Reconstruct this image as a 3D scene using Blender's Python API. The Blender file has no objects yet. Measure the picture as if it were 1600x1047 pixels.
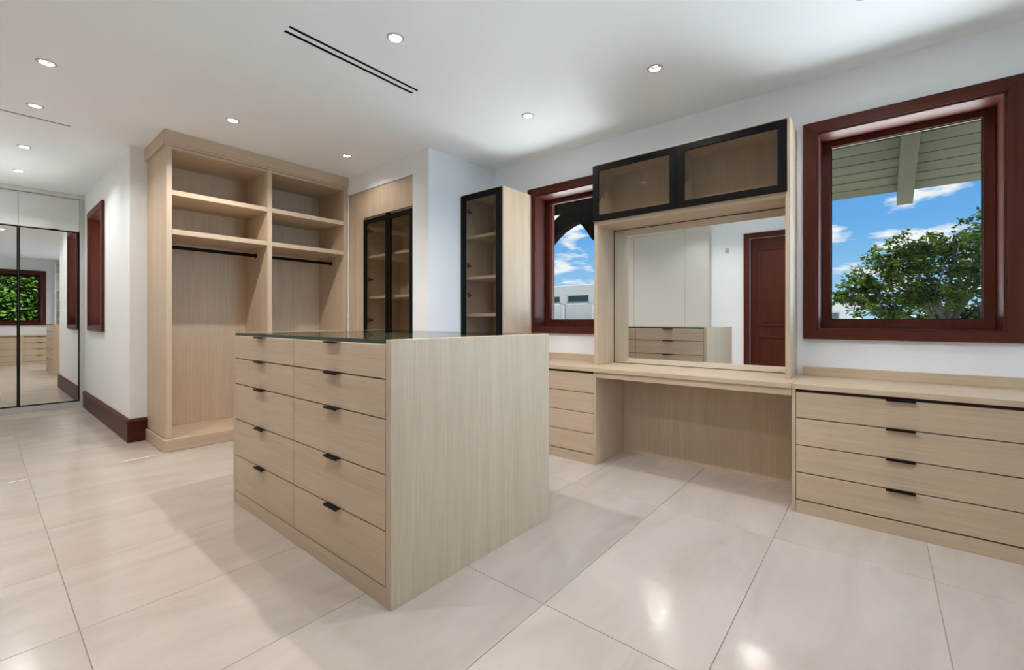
import bpy, bmesh, math, random
from mathutils import Vector

random.seed(7)
scene = bpy.context.scene
COL = scene.collection

# ------------------------------------------------------------------ camera
cam_d = bpy.data.cameras.new('camera')
cam_d.sensor_width = 36.0
cam_d.sensor_fit = 'HORIZONTAL'
cam_d.lens = 693.5 / 1600 * 36
cam_d.shift_y = -22.5 / 1600
cam_d.clip_start = 0.02
cam_d.clip_end = 500
cam = bpy.data.objects.new('camera', cam_d)
cam.location = (0, 0, 1.14)
cam.rotation_euler = (math.radians(90), 0, math.radians(-50.37))
COL.objects.link(cam)
scene.camera = cam

# ------------------------------------------------------------------ light and exposure
EXPOSURE = 0.0
SUN = 54.0
SKY = 1.0
LAMP_W = 14.5
LAMP_COL = (1.0, 0.97, 0.96)
scene.view_settings.view_transform = 'Standard'
scene.view_settings.look = 'None'
scene.view_settings.exposure = EXPOSURE
scene.view_settings.gamma = 1.0
scene.view_settings.use_curve_mapping = False
scene.cycles.max_bounces = 14
scene.cycles.diffuse_bounces = 7
scene.cycles.transparent_max_bounces = 24
scene.cycles.sample_clamp_indirect = 0.0

sun_d = bpy.data.lights.new('sun', 'SUN')
sun_d.energy = SUN
sun_d.angle = math.radians(0.6)
sun_d.color = (0.88, 0.95, 1.0)
sun = bpy.data.objects.new('sun', sun_d)
sun.location = (12, 9, 26)
sun.rotation_euler = Vector((-0.33, -0.55, -0.77)).to_track_quat('-Z', 'Y').to_euler()
COL.objects.link(sun)


def make_world():
    w = bpy.data.worlds.new('sky')
    scene.world = w
    w.use_nodes = True
    nt = w.node_tree
    nt.nodes.clear()
    N = nt.nodes.new
    L = nt.links.new
    tc = N('ShaderNodeTexCoord')
    sep = N('ShaderNodeSeparateXYZ')
    L(tc.outputs['Generated'], sep.inputs[0])
    ramp = N('ShaderNodeValToRGB')
    e = ramp.color_ramp.elements
    e[0].position = 0.0
    e[0].color = (0.42, 0.68, 0.90, 1)
    e[1].position = 0.45
    e[1].color = (0.05, 0.21, 0.62, 1)
    m = ramp.color_ramp.elements.new(0.17)
    m.color = (0.15, 0.44, 0.86, 1)
    L(sep.outputs['Z'], ramp.inputs[0])
    # cloud layer: the direction projected on a plane overhead
    add = N('ShaderNodeMath')
    add.operation = 'ADD'
    add.inputs[1].default_value = 0.22
    mx = N('ShaderNodeMath')
    mx.operation = 'MAXIMUM'
    mx.inputs[1].default_value = 0.0
    L(sep.outputs['Z'], mx.inputs[0])
    L(mx.outputs[0], add.inputs[0])
    div = N('ShaderNodeVectorMath')
    div.operation = 'DIVIDE'
    comb = N('ShaderNodeCombineXYZ')
    for i in range(3):
        L(add.outputs[0], comb.inputs[i])
    L(tc.outputs['Generated'], div.inputs[0])
    L(comb.outputs[0], div.inputs[1])
    mp = N('ShaderNodeMapping')
    mp.inputs['Location'].default_value = (7.3, 5.5, 0.0)
    mp.inputs['Scale'].default_value = (1.0, 1.0, 2.2)
    L(div.outputs[0], mp.inputs[0])
    noise = N('ShaderNodeTexNoise')
    noise.inputs['Scale'].default_value = 3.0
    noise.inputs['Detail'].default_value = 9
    noise.inputs['Roughness'].default_value = 0.56
    L(mp.outputs[0], noise.inputs['Vector'])
    cr = N('ShaderNodeValToRGB')
    cr.color_ramp.elements[0].position = 0.53
    cr.color_ramp.elements[1].position = 0.62
    L(noise.outputs['Fac'], cr.inputs[0])
    mix = N('ShaderNodeMix')
    mix.data_type = 'RGBA'
    L(cr.outputs[0], mix.inputs[0])
    L(ramp.outputs[0], mix.inputs[6])
    mix.inputs[7].default_value = (0.93, 0.95, 0.98, 1)
    bg = N('ShaderNodeBackground')
    bg.inputs['Strength'].default_value = SKY
    L(mix.outputs[2], bg.inputs[0])
    out = N('ShaderNodeOutputWorld')
    L(bg.outputs[0], out.inputs[0])


make_world()


def portal(name, loc, rot, sx, sy):
    d = bpy.data.lights.new(name, 'AREA')
    d.shape = 'RECTANGLE'
    d.size, d.size_y = sx, sy
    d.cycles.is_portal = True
    o = bpy.data.objects.new(name, d)
    o.location = loc
    o.rotation_euler = rot
    COL.objects.link(o)


# portals sit in the window openings (they guide the sky light, they give none)
portal('window_portal', (4.02, -0.106, 1.76), (0, math.radians(90), 0), 1.5, 1.0)
portal('window_portal', (4.02, 2.29, 1.76), (0, math.radians(90), 0), 1.5, 1.0)
portal('window_portal', (0.32, -1.62, 1.76), (math.radians(90), 0, 0), 1.8, 1.5)
portal('window_portal', (2.90, -1.62, 1.42), (math.radians(90), 0, 0), 1.25, 2.0)


# ------------------------------------------------------------------ materials
def lin(r, g, b):
    def f(c):
        c /= 255
        return c / 12.92 if c <= 0.04045 else ((c + 0.055) / 1.055) ** 2.4
    return (f(r), f(g), f(b), 1)


def base_mat(name):
    m = bpy.data.materials.new(name)
    m.use_nodes = True
    nt = m.node_tree
    b = nt.nodes['Principled BSDF']
    return m, nt, b


def plain(name, col, rough=0.5, metal=0.0, spec=0.5, bump=0.0, bscale=200):
    m, nt, b = base_mat(name)
    b.inputs['Base Color'].default_value = col
    b.inputs['Roughness'].default_value = rough
    b.inputs['Metallic'].default_value = metal
    b.inputs['Specular IOR Level'].default_value = spec
    tc = nt.nodes.new('ShaderNodeTexCoord')
    n = nt.nodes.new('ShaderNodeTexNoise')
    n.inputs['Scale'].default_value = bscale
    n.inputs['Detail'].default_value = 3
    nt.links.new(tc.outputs['Object'], n.inputs['Vector'])
    if bump:
        bp = nt.nodes.new('ShaderNodeBump')
        bp.inputs['Strength'].default_value = bump
        bp.inputs['Distance'].default_value = 0.001
        nt.links.new(n.outputs['Fac'], bp.inputs['Height'])
        nt.links.new(bp.outputs[0], b.inputs['Normal'])
    else:
        mr = nt.nodes.new('ShaderNodeMapRange')
        mr.inputs['To Min'].default_value = max(0.0, rough - 0.03)
        mr.inputs['To Max'].default_value = rough + 0.03
        nt.links.new(n.outputs['Fac'], mr.inputs['Value'])
        nt.links.new(mr.outputs[0], b.inputs['Roughness'])
    return m


def wood(name, axis, ca, cb, rough=0.45, fine=170.0, spec=0.35, strength=1.0):
    """straight fine grain running along one axis"""
    m, nt, b = base_mat(name)
    N, L = nt.nodes.new, nt.links.new
    tc = N('ShaderNodeTexCoord')
    oi = N('ShaderNodeObjectInfo')
    sc = N('ShaderNodeVectorMath')
    sc.operation = 'SCALE'
    sc.inputs['Scale'].default_value = 37.0
    one = N('ShaderNodeCombineXYZ')
    for i in range(3):
        L(oi.outputs['Random'], one.inputs[i])
    L(one.outputs[0], sc.inputs[0])
    add = N('ShaderNodeVectorMath')
    L(tc.outputs['Object'], add.inputs[0])
    L(sc.outputs[0], add.inputs[1])
    mp = N('ShaderNodeMapping')
    s = [1.0, 1.0, 1.0]
    s['xyz'.index(axis)] = 0.018
    mp.inputs['Scale'].default_value = s
    L(add.outputs[0], mp.inputs[0])
    n1 = N('ShaderNodeTexNoise')
    n1.inputs['Scale'].default_value = fine
    n1.inputs['Detail'].default_value = 4
    n1.inputs['Roughness'].default_value = 0.6
    L(mp.outputs[0], n1.inputs['Vector'])
    mp2 = N('ShaderNodeMapping')
    s2 = [1.0, 1.0, 1.0]
    s2['xyz'.index(axis)] = 0.05
    mp2.inputs['Scale'].default_value = s2
    L(add.outputs[0], mp2.inputs[0])
    n2 = N('ShaderNodeTexNoise')
    n2.inputs['Scale'].default_value = 14
    n2.inputs['Detail'].default_value = 2
    L(mp2.outputs[0], n2.inputs['Vector'])
    mixf = N('ShaderNodeMath')
    mixf.operation = 'MULTIPLY_ADD'
    mixf.inputs[1].default_value = 0.65
    L(n1.outputs['Fac'], mixf.inputs[0])
    m2 = N('ShaderNodeMath')
    m2.operation = 'MULTIPLY'
    m2.inputs[1].default_value = 0.35
    L(n2.outputs['Fac'], m2.inputs[0])
    L(m2.outputs[0], mixf.inputs[2])
    r = N('ShaderNodeValToRGB')
    r.color_ramp.elements[0].position = 0.5 - 0.16 / strength
    r.color_ramp.elements[0].color = cb
    r.color_ramp.elements[1].position = 0.5 + 0.16 / strength
    r.color_ramp.elements[1].color = ca
    L(mixf.outputs[0], r.inputs[0])
    L(r.outputs[0], b.inputs['Base Color'])
    b.inputs['Roughness'].default_value = rough
    b.inputs['Specular IOR Level'].default_value = spec
    bp = N('ShaderNodeBump')
    bp.inputs['Strength'].default_value = 0.06
    bp.inputs['Distance'].default_value = 0.001
    L(n1.outputs['Fac'], bp.inputs['Height'])
    L(bp.outputs[0], b.inputs['Normal'])
    return m


def glass(name, tint, ior=1.5, rough=0.0):
    """thin architectural glass: tinted transmission plus a Fresnel reflection"""
    m = bpy.data.materials.new(name)
    m.use_nodes = True
    nt = m.node_tree
    nt.nodes.clear()
    N, L = nt.nodes.new, nt.links.new
    t = N('ShaderNodeBsdfTransparent')
    t.inputs[0].default_value = tint
    g = N('ShaderNodeBsdfGlossy')
    g.inputs['Roughness'].default_value = rough
    f = N('ShaderNodeFresnel')
    f.inputs['IOR'].default_value = ior
    mx = N('ShaderNodeMixShader')
    # the rays are not bent, so only the outer face of a pane may reflect
    ge = N('ShaderNodeNewGeometry')
    inv = N('ShaderNodeMath')
    inv.operation = 'SUBTRACT'
    inv.inputs[0].default_value = 1.0
    L(ge.outputs['Backfacing'], inv.inputs[1])
    mu = N('ShaderNodeMath')
    mu.operation = 'MULTIPLY'
    L(f.outputs[0], mu.inputs[0])
    L(inv.outputs[0], mu.inputs[1])
    L(mu.outputs[0], mx.inputs[0])
    L(t.outputs[0], mx.inputs[1])
    L(g.outputs[0], mx.inputs[2])
    o = N('ShaderNodeOutputMaterial')
    L(mx.outputs[0], o.inputs[0])
    return m


def marble():
    m, nt, b = base_mat('marble_tile')
    N, L = nt.nodes.new, nt.links.new
    tc = N('ShaderNodeTexCoord')
    oi = N('ShaderNodeObjectInfo')
    cx = N('ShaderNodeCombineXYZ')
    L(oi.outputs['Random'], cx.inputs[0])
    L(oi.outputs['Random'], cx.inputs[1])
    sc = N('ShaderNodeVectorMath')
    sc.operation = 'SCALE'
    sc.inputs['Scale'].default_value = 53.0
    L(cx.outputs[0], sc.inputs[0])
    add = N('ShaderNodeVectorMath')
    L(tc.outputs['Object'], add.inputs[0])
    L(sc.outputs[0], add.inputs[1])
    mp = N('ShaderNodeMapping')
    mp.inputs['Rotation'].default_value = (0, 0, math.radians(28))
    mp.inputs['Scale'].default_value = (0.7, 2.2, 1)
    L(add.outputs[0], mp.inputs[0])
    n1 = N('ShaderNodeTexNoise')
    n1.inputs['Scale'].default_value = 1.6
    n1.inputs['Detail'].default_value = 8
    n1.inputs['Roughness'].default_value = 0.62
    n1.inputs['Distortion'].default_value = 0.8
    L(mp.outputs[0], n1.inputs['Vector'])
    r = N('ShaderNodeValToRGB')
    r.color_ramp.elements[0].position = 0.33
    r.color_ramp.elements[0].color = (0.465, 0.405, 0.35, 1)
    r.color_ramp.elements[1].position = 0.66
    r.color_ramp.elements[1].color = (0.55, 0.485, 0.43, 1)
    L(n1.outputs['Fac'], r.inputs[0])
    # thin veins
    n2 = N('ShaderNodeTexNoise')
    n2.inputs['Scale'].default_value = 2.3
    n2.inputs['Detail'].default_value = 5
    n2.inputs['Distortion'].default_value = 1.4
    L(mp.outputs[0], n2.inputs['Vector'])
    sub = N('ShaderNodeMath')
    sub.operation = 'SUBTRACT'
    sub.inputs[1].default_value = 0.5
    L(n2.outputs['Fac'], sub.inputs[0])
    ab = N('ShaderNodeMath')
    ab.operation = 'ABSOLUTE'
    L(sub.outputs[0], ab.inputs[0])
    vr = N('ShaderNodeMapRange')
    vr.inputs['From Min'].default_value = 0.0
    vr.inputs['From Max'].default_value = 0.012
    vr.inputs['To Min'].default_value = 0.16
    vr.inputs['To Max'].default_value = 0.0
    L(ab.outputs[0], vr.inputs['Value'])
    mix = N('ShaderNodeMix')
    mix.data_type = 'RGBA'
    L(vr.outputs[0], mix.inputs[0])
    L(r.outputs[0], mix.inputs[6])
    mix.inputs[7].default_value = (0.50, 0.43, 0.36, 1)
    L(mix.outputs[2], b.inputs['Base Color'])
    b.inputs['Roughness'].default_value = 0.17
    b.inputs['Specular IOR Level'].default_value = 0.45
    return m


OAK_A = (0.62, 0.485, 0.345, 1)
OAK_B = (0.49, 0.375, 0.258, 1)
M = {}
for ax in 'xyz':
    M['oak_' + ax] = wood('pale_oak_grain_' + ax, ax, OAK_A, OAK_B)
    M['mahogany_' + ax] = wood('mahogany_grain_' + ax, ax, (0.098, 0.019, 0.0095, 1), (0.055, 0.0115, 0.0065, 1), rough=0.45,
                               fine=60, spec=0.22)
    M['eave_' + ax] = wood('olive_timber_' + ax, ax, (0.029, 0.028, 0.0185, 1), (0.021, 0.0205, 0.0138, 1), rough=0.8, fine=30, spec=0.0)
    M['dark_timber_' + ax] = wood('dark_timber_' + ax, ax, (0.0016, 0.0013, 0.0011, 1), (0.0009, 0.0008, 0.0007, 1), rough=0.9, fine=30,
                                  spec=0.0)
M['wall'] = plain('white_paint', (0.84, 0.855, 0.87, 1), 0.7, spec=0.2, bump=0.05, bscale=300)
M['ceiling'] = plain('ceiling_paint', (0.905, 0.93, 0.96, 1), 0.8, spec=0.15, bump=0.03, bscale=300)
M['white_lacquer'] = plain('white_lacquer', (0.72, 0.72, 0.71, 1), 0.35)
M['greige'] = plain('greige_lacquer', (0.60, 0.57, 0.51, 1), 0.4)
M['grey_kick'] = plain('grey_kick', (0.50, 0.50, 0.49, 1), 0.4)
M['carcass'] = plain('shadow_gap_carcass', (0.055, 0.035, 0.022, 1), 0.7)  # dark brown stands in for shade in the drawer gaps; hinges share it
M['black'] = plain('black_metal', (0.004, 0.004, 0.004, 1), 0.5, spec=0.12)
M['steel'] = plain('brushed_steel', (0.42, 0.42, 0.40, 1), 0.35, metal=0.8)
M['mirror'] = plain('mirror_silver', (0.86, 0.88, 0.87, 1), 0.0, metal=1.0)
M['mirror'].node_tree.nodes['Principled BSDF'].inputs['Roughness'].default_value = 0.0
for l in list(M['mirror'].node_tree.links):
    if l.to_socket.name == 'Roughness':
        M['mirror'].node_tree.links.remove(l)
M['clear_glass'] = glass('clear_glass', (0.97, 0.985, 0.98, 1), ior=1.3)
M['top_glass'] = glass('top_glass', (0.80, 0.90, 0.86, 1), ior=1.5)
M['bronze_glass'] = glass('bronze_glass', (0.87, 0.855, 0.825, 1), ior=1.4)
M['glass_edge'] = plain('green_glass_edge', (0.012, 0.035, 0.030, 1), 0.1)
M['marble'] = marble()
M['grout'] = plain('grout', (0.48, 0.42, 0.36, 1), 0.9)
M['vent_dark'] = plain('vent_dark', (0.004, 0.004, 0.004, 1), 0.9, spec=0.1)
M['trim_white'] = plain('lamp_trim_white', (0.52, 0.52, 0.52, 1), 0.45)
M['baffle_grey'] = plain('baffle_grey', (0.08, 0.08, 0.08, 1), 0.5)
M['blue_fill'] = plain('pale_blue_fill', (0.52, 0.74, 0.97, 1), 0.9, bump=0.3, bscale=8)  # blue tint picked to cool the light the added wall throws indoors
M['lawn'] = plain('dry_lawn', (0.035, 0.04, 0.025, 1), 0.95, bump=0.6, bscale=60)
M['concrete'] = plain('pale_concrete', (0.115, 0.115, 0.110, 1), 0.9, bump=0.6, bscale=6)
M['concrete_white'] = plain('white_render', (0.15, 0.15, 0.146, 1), 0.9, bump=0.3, bscale=8)
M['teal_glass'] = plain('teal_window', (0.0012, 0.008, 0.010, 1), 0.15)
M['paving'] = plain('pale_paving', (0.80, 0.79, 0.76, 1), 0.9, bump=0.3, bscale=12)
M['bark'] = plain('bark', (0.008, 0.0065, 0.005, 1), 0.9, bump=0.8, bscale=20)
M['velvet'] = plain('grey_velvet', (0.12, 0.11, 0.10, 1), 0.9)


def emission(name, col, s):
    m = bpy.data.materials.new(name)
    m.use_nodes = True
    nt = m.node_tree
    nt.nodes.clear()
    e = nt.nodes.new('ShaderNodeEmission')
    e.inputs[0].default_value = col
    e.inputs[1].default_value = s
    o = nt.nodes.new('ShaderNodeOutputMaterial')
    nt.links.new(e.outputs[0], o.inputs[0])
    return m


M['lamp'] = emission('lamp_glow', (1.0, 0.96, 0.90, 1), 5.0)


def leaf_mat(name, ca, cb):
    m = bpy.data.materials.new(name)
    m.use_nodes = True
    nt = m.node_tree
    nt.nodes.clear()
    N, L = nt.nodes.new, nt.links.new
    tc = N('ShaderNodeTexCoord')
    n = N('ShaderNodeTexNoise')
    n.inputs['Scale'].default_value = 2.2
    n.inputs['Detail'].default_value = 6
    L(tc.outputs['Object'], n.inputs['Vector'])
    r = N('ShaderNodeValToRGB')
    r.color_ramp.elements[0].position = 0.35
    r.color_ramp.elements[0].color = ca
    r.color_ramp.elements[1].position = 0.65
    r.color_ramp.elements[1].color = cb
    L(n.outputs['Fac'], r.inputs[0])
    d = N('ShaderNodeBsdfDiffuse')
    t = N('ShaderNodeBsdfTranslucent')
    L(r.outputs[0], d.inputs[0])
    L(r.outputs[0], t.inputs[0])
    mx = N('ShaderNodeMixShader')
    mx.inputs[0].default_value = 0.4
    L(d.outputs[0], mx.inputs[1])
    L(t.outputs[0], mx.inputs[2])
    o = N('ShaderNodeOutputMaterial')
    L(mx.outputs[0], o.inputs[0])
    return m


M['leaf'] = leaf_mat('tree_leaf', (0.0055, 0.0105, 0.0012, 1), (0.027, 0.040, 0.0040, 1))
M['leaf_bright'] = leaf_mat('bright_leaf', (0.013, 0.036, 0.004, 1), (0.060, 0.105, 0.018, 1))

# ------------------------------------------------------------------ helpers
WORLD = {}


def wl(o):
    return WORLD.get(o, Vector((0, 0, 0))) if o is not None else Vector((0, 0, 0))


def link(name, me, centre, parent=None):
    o = bpy.data.objects.new(name, me)
    COL.objects.link(o)
    c = Vector(centre)
    if parent is not None:
        o.parent = parent
        o.location = c - wl(parent)
    else:
        o.location = c
    WORLD[o] = c
    return o


def thing(name, loc, label=None, cat=None, group=None, kind=None):
    o = bpy.data.objects.new(name, None)
    o.empty_display_size = 0.1
    o.location = loc
    COL.objects.link(o)
    WORLD[o] = Vector(loc)
    tag(o, label, cat, group, kind)
    return o


def tag(o, label=None, cat=None, group=None, kind=None):
    if label:
        o['label'] = label
    if cat:
        o['category'] = cat
    if group:
        o['group'] = group
    if kind:
        o['kind'] = kind
    return o


def bm_box(bm, x0, x1, y0, y1, z0, z1):
    v = [bm.verts.new((x, y, z)) for x in (x0, x1) for y in (y0, y1) for z in (z0, z1)]
    for f in ((0, 1, 3, 2), (4, 6, 7, 5), (0, 4, 5, 1), (2, 3, 7, 6), (0, 2, 6, 4), (1, 5, 7, 3)):
        bm.faces.new([v[i] for i in f])


CACHE = {}


def box(name, xr, yr, zr, mat, parent=None, bev=0.0015, kind=None):
    x0, x1 = sorted(xr)
    y0, y1 = sorted(yr)
    z0, z1 = sorted(zr)
    c = Vector(((x0 + x1) / 2, (y0 + y1) / 2, (z0 + z1) / 2))
    h = ((x1 - x0) / 2, (y1 - y0) / 2, (z1 - z0) / 2)
    key = (tuple(round(q, 5) for q in h), mat, bev)
    me = CACHE.get(key)
    if me is None:
        bm = bmesh.new()
        bm_box(bm, -h[0], h[0], -h[1], h[1], -h[2], h[2])
        b = min(bev, min(h) * 0.45)
        if b > 0:
            bmesh.ops.bevel(bm, geom=list(bm.edges), offset=b, segments=1, affect='EDGES', profile=0.5)
        bmesh.ops.recalc_face_normals(bm, faces=list(bm.faces))
        me = bpy.data.meshes.new(name)
        bm.to_mesh(me)
        bm.free()
        me.materials.append(M[mat])
        CACHE[key] = me
    o = link(name, me, c, parent)
    if kind:
        o['kind'] = kind
    return o


def finish(name, bm, mat, parent=None, centre=None, smooth=False, mats=None):
    """link a bmesh given in world coordinates as one object"""
    bmesh.ops.recalc_face_normals(bm, faces=list(bm.faces))
    xs = [v.co for v in bm.verts]
    if centre is None:
        centre = Vector([(min(v[i] for v in xs) + max(v[i] for v in xs)) / 2 for i in range(3)])
    centre = Vector(centre)
    for v in bm.verts:
        v.co -= centre
    me = bpy.data.meshes.new(name)
    bm.to_mesh(me)
    bm.free()
    for mm in (mats or [mat]):
        me.materials.append(M[mm])
    if smooth:
        for p in me.polygons:
            p.use_smooth = True
    return link(name, me, centre, parent)


def boxes(name, lst, mat, parent=None, bev=0.0):
    bm = bmesh.new()
    for b in lst:
        bm_box(bm, *b)
    if bev:
        bmesh.ops.bevel(bm, geom=list(bm.edges), offset=bev, segments=1, affect='EDGES')
    return finish(name, bm, mat, parent)


def prism(name, poly, w0, w1, fn, mat, parent=None, bev=0.0):
    """extrude a (u, v) outline from w0 to w1; fn maps (u, v, w) to the world"""
    bm = bmesh.new()
    a = [bm.verts.new(fn(u, v, w0)) for u, v in poly]
    b = [bm.verts.new(fn(u, v, w1)) for u, v in poly]
    n = len(poly)
    bm.faces.new(a)
    bm.faces.new(b[::-1])
    for i in range(n):
        bm.faces.new((a[i], a[(i + 1) % n], b[(i + 1) % n], b[i]))
    bmesh.ops.recalc_face_normals(bm, faces=list(bm.faces))
    if bev:
        bmesh.ops.bevel(bm, geom=list(bm.edges), offset=bev, segments=2, affect='EDGES', profile=0.6)
    return finish(name, bm, mat, parent)


def slab_with_holes(name, ur, vr, wr, holes, fn, mat, parent=None):
    """a solid slab over u x v with rectangular holes through w"""
    us = sorted(set([ur[0], ur[1]] + [h[0] for h in holes] + [h[1] for h in holes]))
    vs = sorted(set([vr[0], vr[1]] + [h[2] for h in holes] + [h[3] for h in holes]))
    us = [u for u in us if ur[0] <= u <= ur[1]]
    vs = [v for v in vs if vr[0] <= v <= vr[1]]
    nu, nv = len(us) - 1, len(vs) - 1
    solid = [[True] * nv for _ in range(nu)]
    for i in range(nu):
        for j in range(nv):
            cu, cv = (us[i] + us[i + 1]) / 2, (vs[j] + vs[j + 1]) / 2
            if any(h[0] < cu < h[1] and h[2] < cv < h[3] for h in holes):
                solid[i][j] = False
    bm = bmesh.new()
    cache = {}

    def vert(i, j, k):
        if (i, j, k) not in cache:
            cache[(i, j, k)] = bm.verts.new(fn(us[i], vs[j], wr[k]))
        return cache[(i, j, k)]
    for i in range(nu):
        for j in range(nv):
            if not solid[i][j]:
                continue
            for k in (0, 1):
                bm.faces.new((vert(i, j, k), vert(i + 1, j, k), vert(i + 1, j + 1, k), vert(i, j + 1, k)))
            for di, dj, e in ((-1, 0, ((i, j), (i, j + 1))), (1, 0, ((i + 1, j), (i + 1, j + 1))),
                              (0, -1, ((i, j), (i + 1, j))), (0, 1, ((i, j + 1), (i + 1, j + 1)))):
                ni, nj = i + di, j + dj
                if not (0 <= ni < nu and 0 <= nj < nv) or not solid[ni][nj]:
                    (p, q), (r, s) = e
                    bm.faces.new((vert(p, q, 0), vert(r, s, 0), vert(r, s, 1), vert(p, q, 1)))
    o = finish(name, bm, mat, parent)
    if parent is None:
        o['kind'] = 'structure'
    return o


def lathe(name, prof, centre, mat, parent=None, seg=28, axis='z'):
    bm = bmesh.new()
    rings = []
    for r, h in prof:
        ring = []
        for i in range(seg):
            a = 2 * math.pi * i / seg
            p = (r * math.cos(a), r * math.sin(a), h)
            if axis == 'x':
                p = (h, p[0], p[1])
            elif axis == 'y':
                p = (p[0], h, p[1])
            ring.append(bm.verts.new(Vector(p) + Vector(centre)))
        rings.append(ring)
    for a, b in zip(rings, rings[1:]):
        for i in range(seg):
            bm.faces.new((a[i], a[(i + 1) % seg], b[(i + 1) % seg], b[i]))
    return bm, rings


def rod(name, p0, p1, r, mat, parent=None, seg=16):
    p0, p1 = Vector(p0), Vector(p1)
    d = (p1 - p0)
    q = d.to_track_quat('Z', 'Y')
    bm = bmesh.new()
    ra, rb = [], []
    for i in range(seg):
        a = 2 * math.pi * i / seg
        off = q @ Vector((r * math.cos(a), r * math.sin(a), 0))
        ra.append(bm.verts.new(p0 + off))
        rb.append(bm.verts.new(p1 + off))
    bm.faces.new(ra[::-1])
    bm.faces.new(rb)
    for i in range(seg):
        bm.faces.new((ra[i], ra[(i + 1) % seg], rb[(i + 1) % seg], rb[i]))
    return finish(name, bm, mat, parent, smooth=False)


FX = lambda u, v, w: (w, u, v)        # wall facing x: u = y, v = z, w = x
FY = lambda u, v, w: (u, w, v)        # wall facing y: u = x, v = z, w = y
FZ = lambda u, v, w: (u, v, w)        # ceiling or floor

CEIL = 2.79
XW = 3.66          # window wall, room side
XS = 2.75          # stub wall face with the niche
YS = 3.31          # stub wall, side facing the camera
YB = 5.42          # wall behind the open wardrobe
XL = 0.92          # corridor wall
YN = -1.25         # wall behind the camera
XO = -0.60         # opposite wall
YM = 8.15          # mirrored wardrobe front

# ------------------------------------------------------------------ structure
DOWNLIGHTS = [
    (0.288, 4.103, 'recessed round downlight at the upper left, on the near side of the corridor'),
    (0.288, 4.99, 'recessed round downlight beside the single corridor air slot, on its near side'),
    (0.292, 6.245, 'recessed round downlight in the corridor ceiling beyond the single air slot'),
    (0.297, 7.30, 'small far recessed downlight right in front of the mirrored wardrobe'),
    (1.350, 4.102, 'recessed round downlight just above the left bay of the open oak wardrobe'),
    (2.363, 4.100, 'recessed round downlight between the open wardrobe crown and the white stub wall'),
    (1.560, 2.175, 'large near recessed downlight beside the double slot air vent'),
    (2.831, 1.130, 'recessed round downlight in front of the two glass hutch doors'),
    (2.834, 2.182, 'recessed round downlight on the bright ceiling before the smaller mahogany window view'),
    (1.579, 1.144, 'added recessed downlight in the ceiling straight before the near end panel of the island'),  # from here down: lamps out of view, added to light the room
    (0.291, 2.201, 'added recessed downlight over the walkway left of the island'),
    (0.291, 1.144, 'added recessed downlight over the walkway close to the mahogany door'),
    (1.579, 0.10, 'added recessed downlight over the open floor in front of the rear drawers'),
    (2.865, 0.05, 'added recessed downlight in front of the wide right drawer bank'),
]
holes = [(x - 0.034, x + 0.034, y - 0.034, y + 0.034) for x, y, _ in DOWNLIGHTS]
SLOTS = [(1.119, 2.021, 2.540, 2.566), (1.119, 2.021, 2.596, 2.624), (-0.40, 0.511, 5.282, 5.306)]
slab_with_holes('ceiling', (-0.95, 4.0), (-1.6, 9.05), (CEIL, CEIL + 0.12), holes + SLOTS, FZ, 'ceiling')
box('roof', (-0.95, 4.0), (-1.6, 9.05), (CEIL + 0.20, CEIL + 0.32), 'wall', kind='structure', bev=0)

# window openings: clear opening inside the reveal
W1 = dict(u=(-0.530, 0.318), v=(1.087, 2.400))
W2 = dict(u=(1.958, 2.713), v=(1.087, 2.400))
W3 = dict(u=(6.765, 7.612), v=(1.087, 2.400))
W5_ADDED = dict(u=(2.30, 3.50), v=(0.45, 2.400))  # unseen rear opening, added and enlarged to let in daylight
W4 = dict(u=(-0.49, 1.135), v=(1.087, 2.400))


def hole(w, t=0.02):
    return (w['u'][0] - t, w['u'][1] + t, w['v'][0] - t, w['v'][1] + t)


slab_with_holes('wall_right', (-1.6, 5.75), (0, CEIL), (XW, 4.0), [hole(W1), hole(W2)], FX, 'wall')
slab_with_holes('wall_near', (XO, XW), (0, CEIL), (-1.6, YN), [hole(W4), hole(W5_ADDED)], FY, 'wall')
slab_with_holes('wall_opposite', (-1.6, 9.05), (0, CEIL), (-0.95, XO), [(0.72, 1.60, 0, 2.45)], FX, 'wall')
slab_with_holes('wall_left', (YB, 8.75), (0, CEIL), (XL, 1.26), [hole(W3)], FX, 'wall')
slab_with_holes('wall_back', (1.26, XW), (0, CEIL), (YB, 5.75), [], FY, 'wall')
slab_with_holes('wall_end', (XO, 1.26), (0, CEIL), (8.75, 9.05), [], FY, 'wall')
NY0, NY1, NZ = 3.552, 4.742, 2.588
bmw = slab_with_holes('wall_inner', (YS, YB), (0, CEIL), (XS, XS + 0.10), [(NY0, NY1, 0, NZ)], FX, 'wall')
slab_with_holes('wall_side', (XS + 0.10, XW), (0, CEIL), (YS, YS + 0.12), [], FY, 'wall')

# floor: grout bed and every tile a part
floor = box('floor', (-0.95, 4.0), (-1.6, 9.05), (-0.10, -0.004), 'grout', kind='structure', bev=0)
XE = [-0.972, 0.243, 1.457, 2.674, 3.889]
YE = [-1.412 + 0.6133 * k for k in range(18)]
g = 0.0013
for i in range(4):
    for j in range(17):
        x0, x1 = max(XE[i], XO), min(XE[i + 1], XW)
        y0, y1 = max(YE[j], YN), min(YE[j + 1], 8.75)
        if YE[j + 1] > YB + 0.3:
            x1 = min(x1, XL)
        elif y1 > YB and XE[i] > XL:
            y1 = YB
        if x1 - x0 < 0.05 or y1 - y0 < 0.05:
            continue
        box('tile', (x0 + g, x1 - g), (y0 + g, y1 - g), (-0.004, 0.0), 'marble', floor, bev=0.0008)


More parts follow.
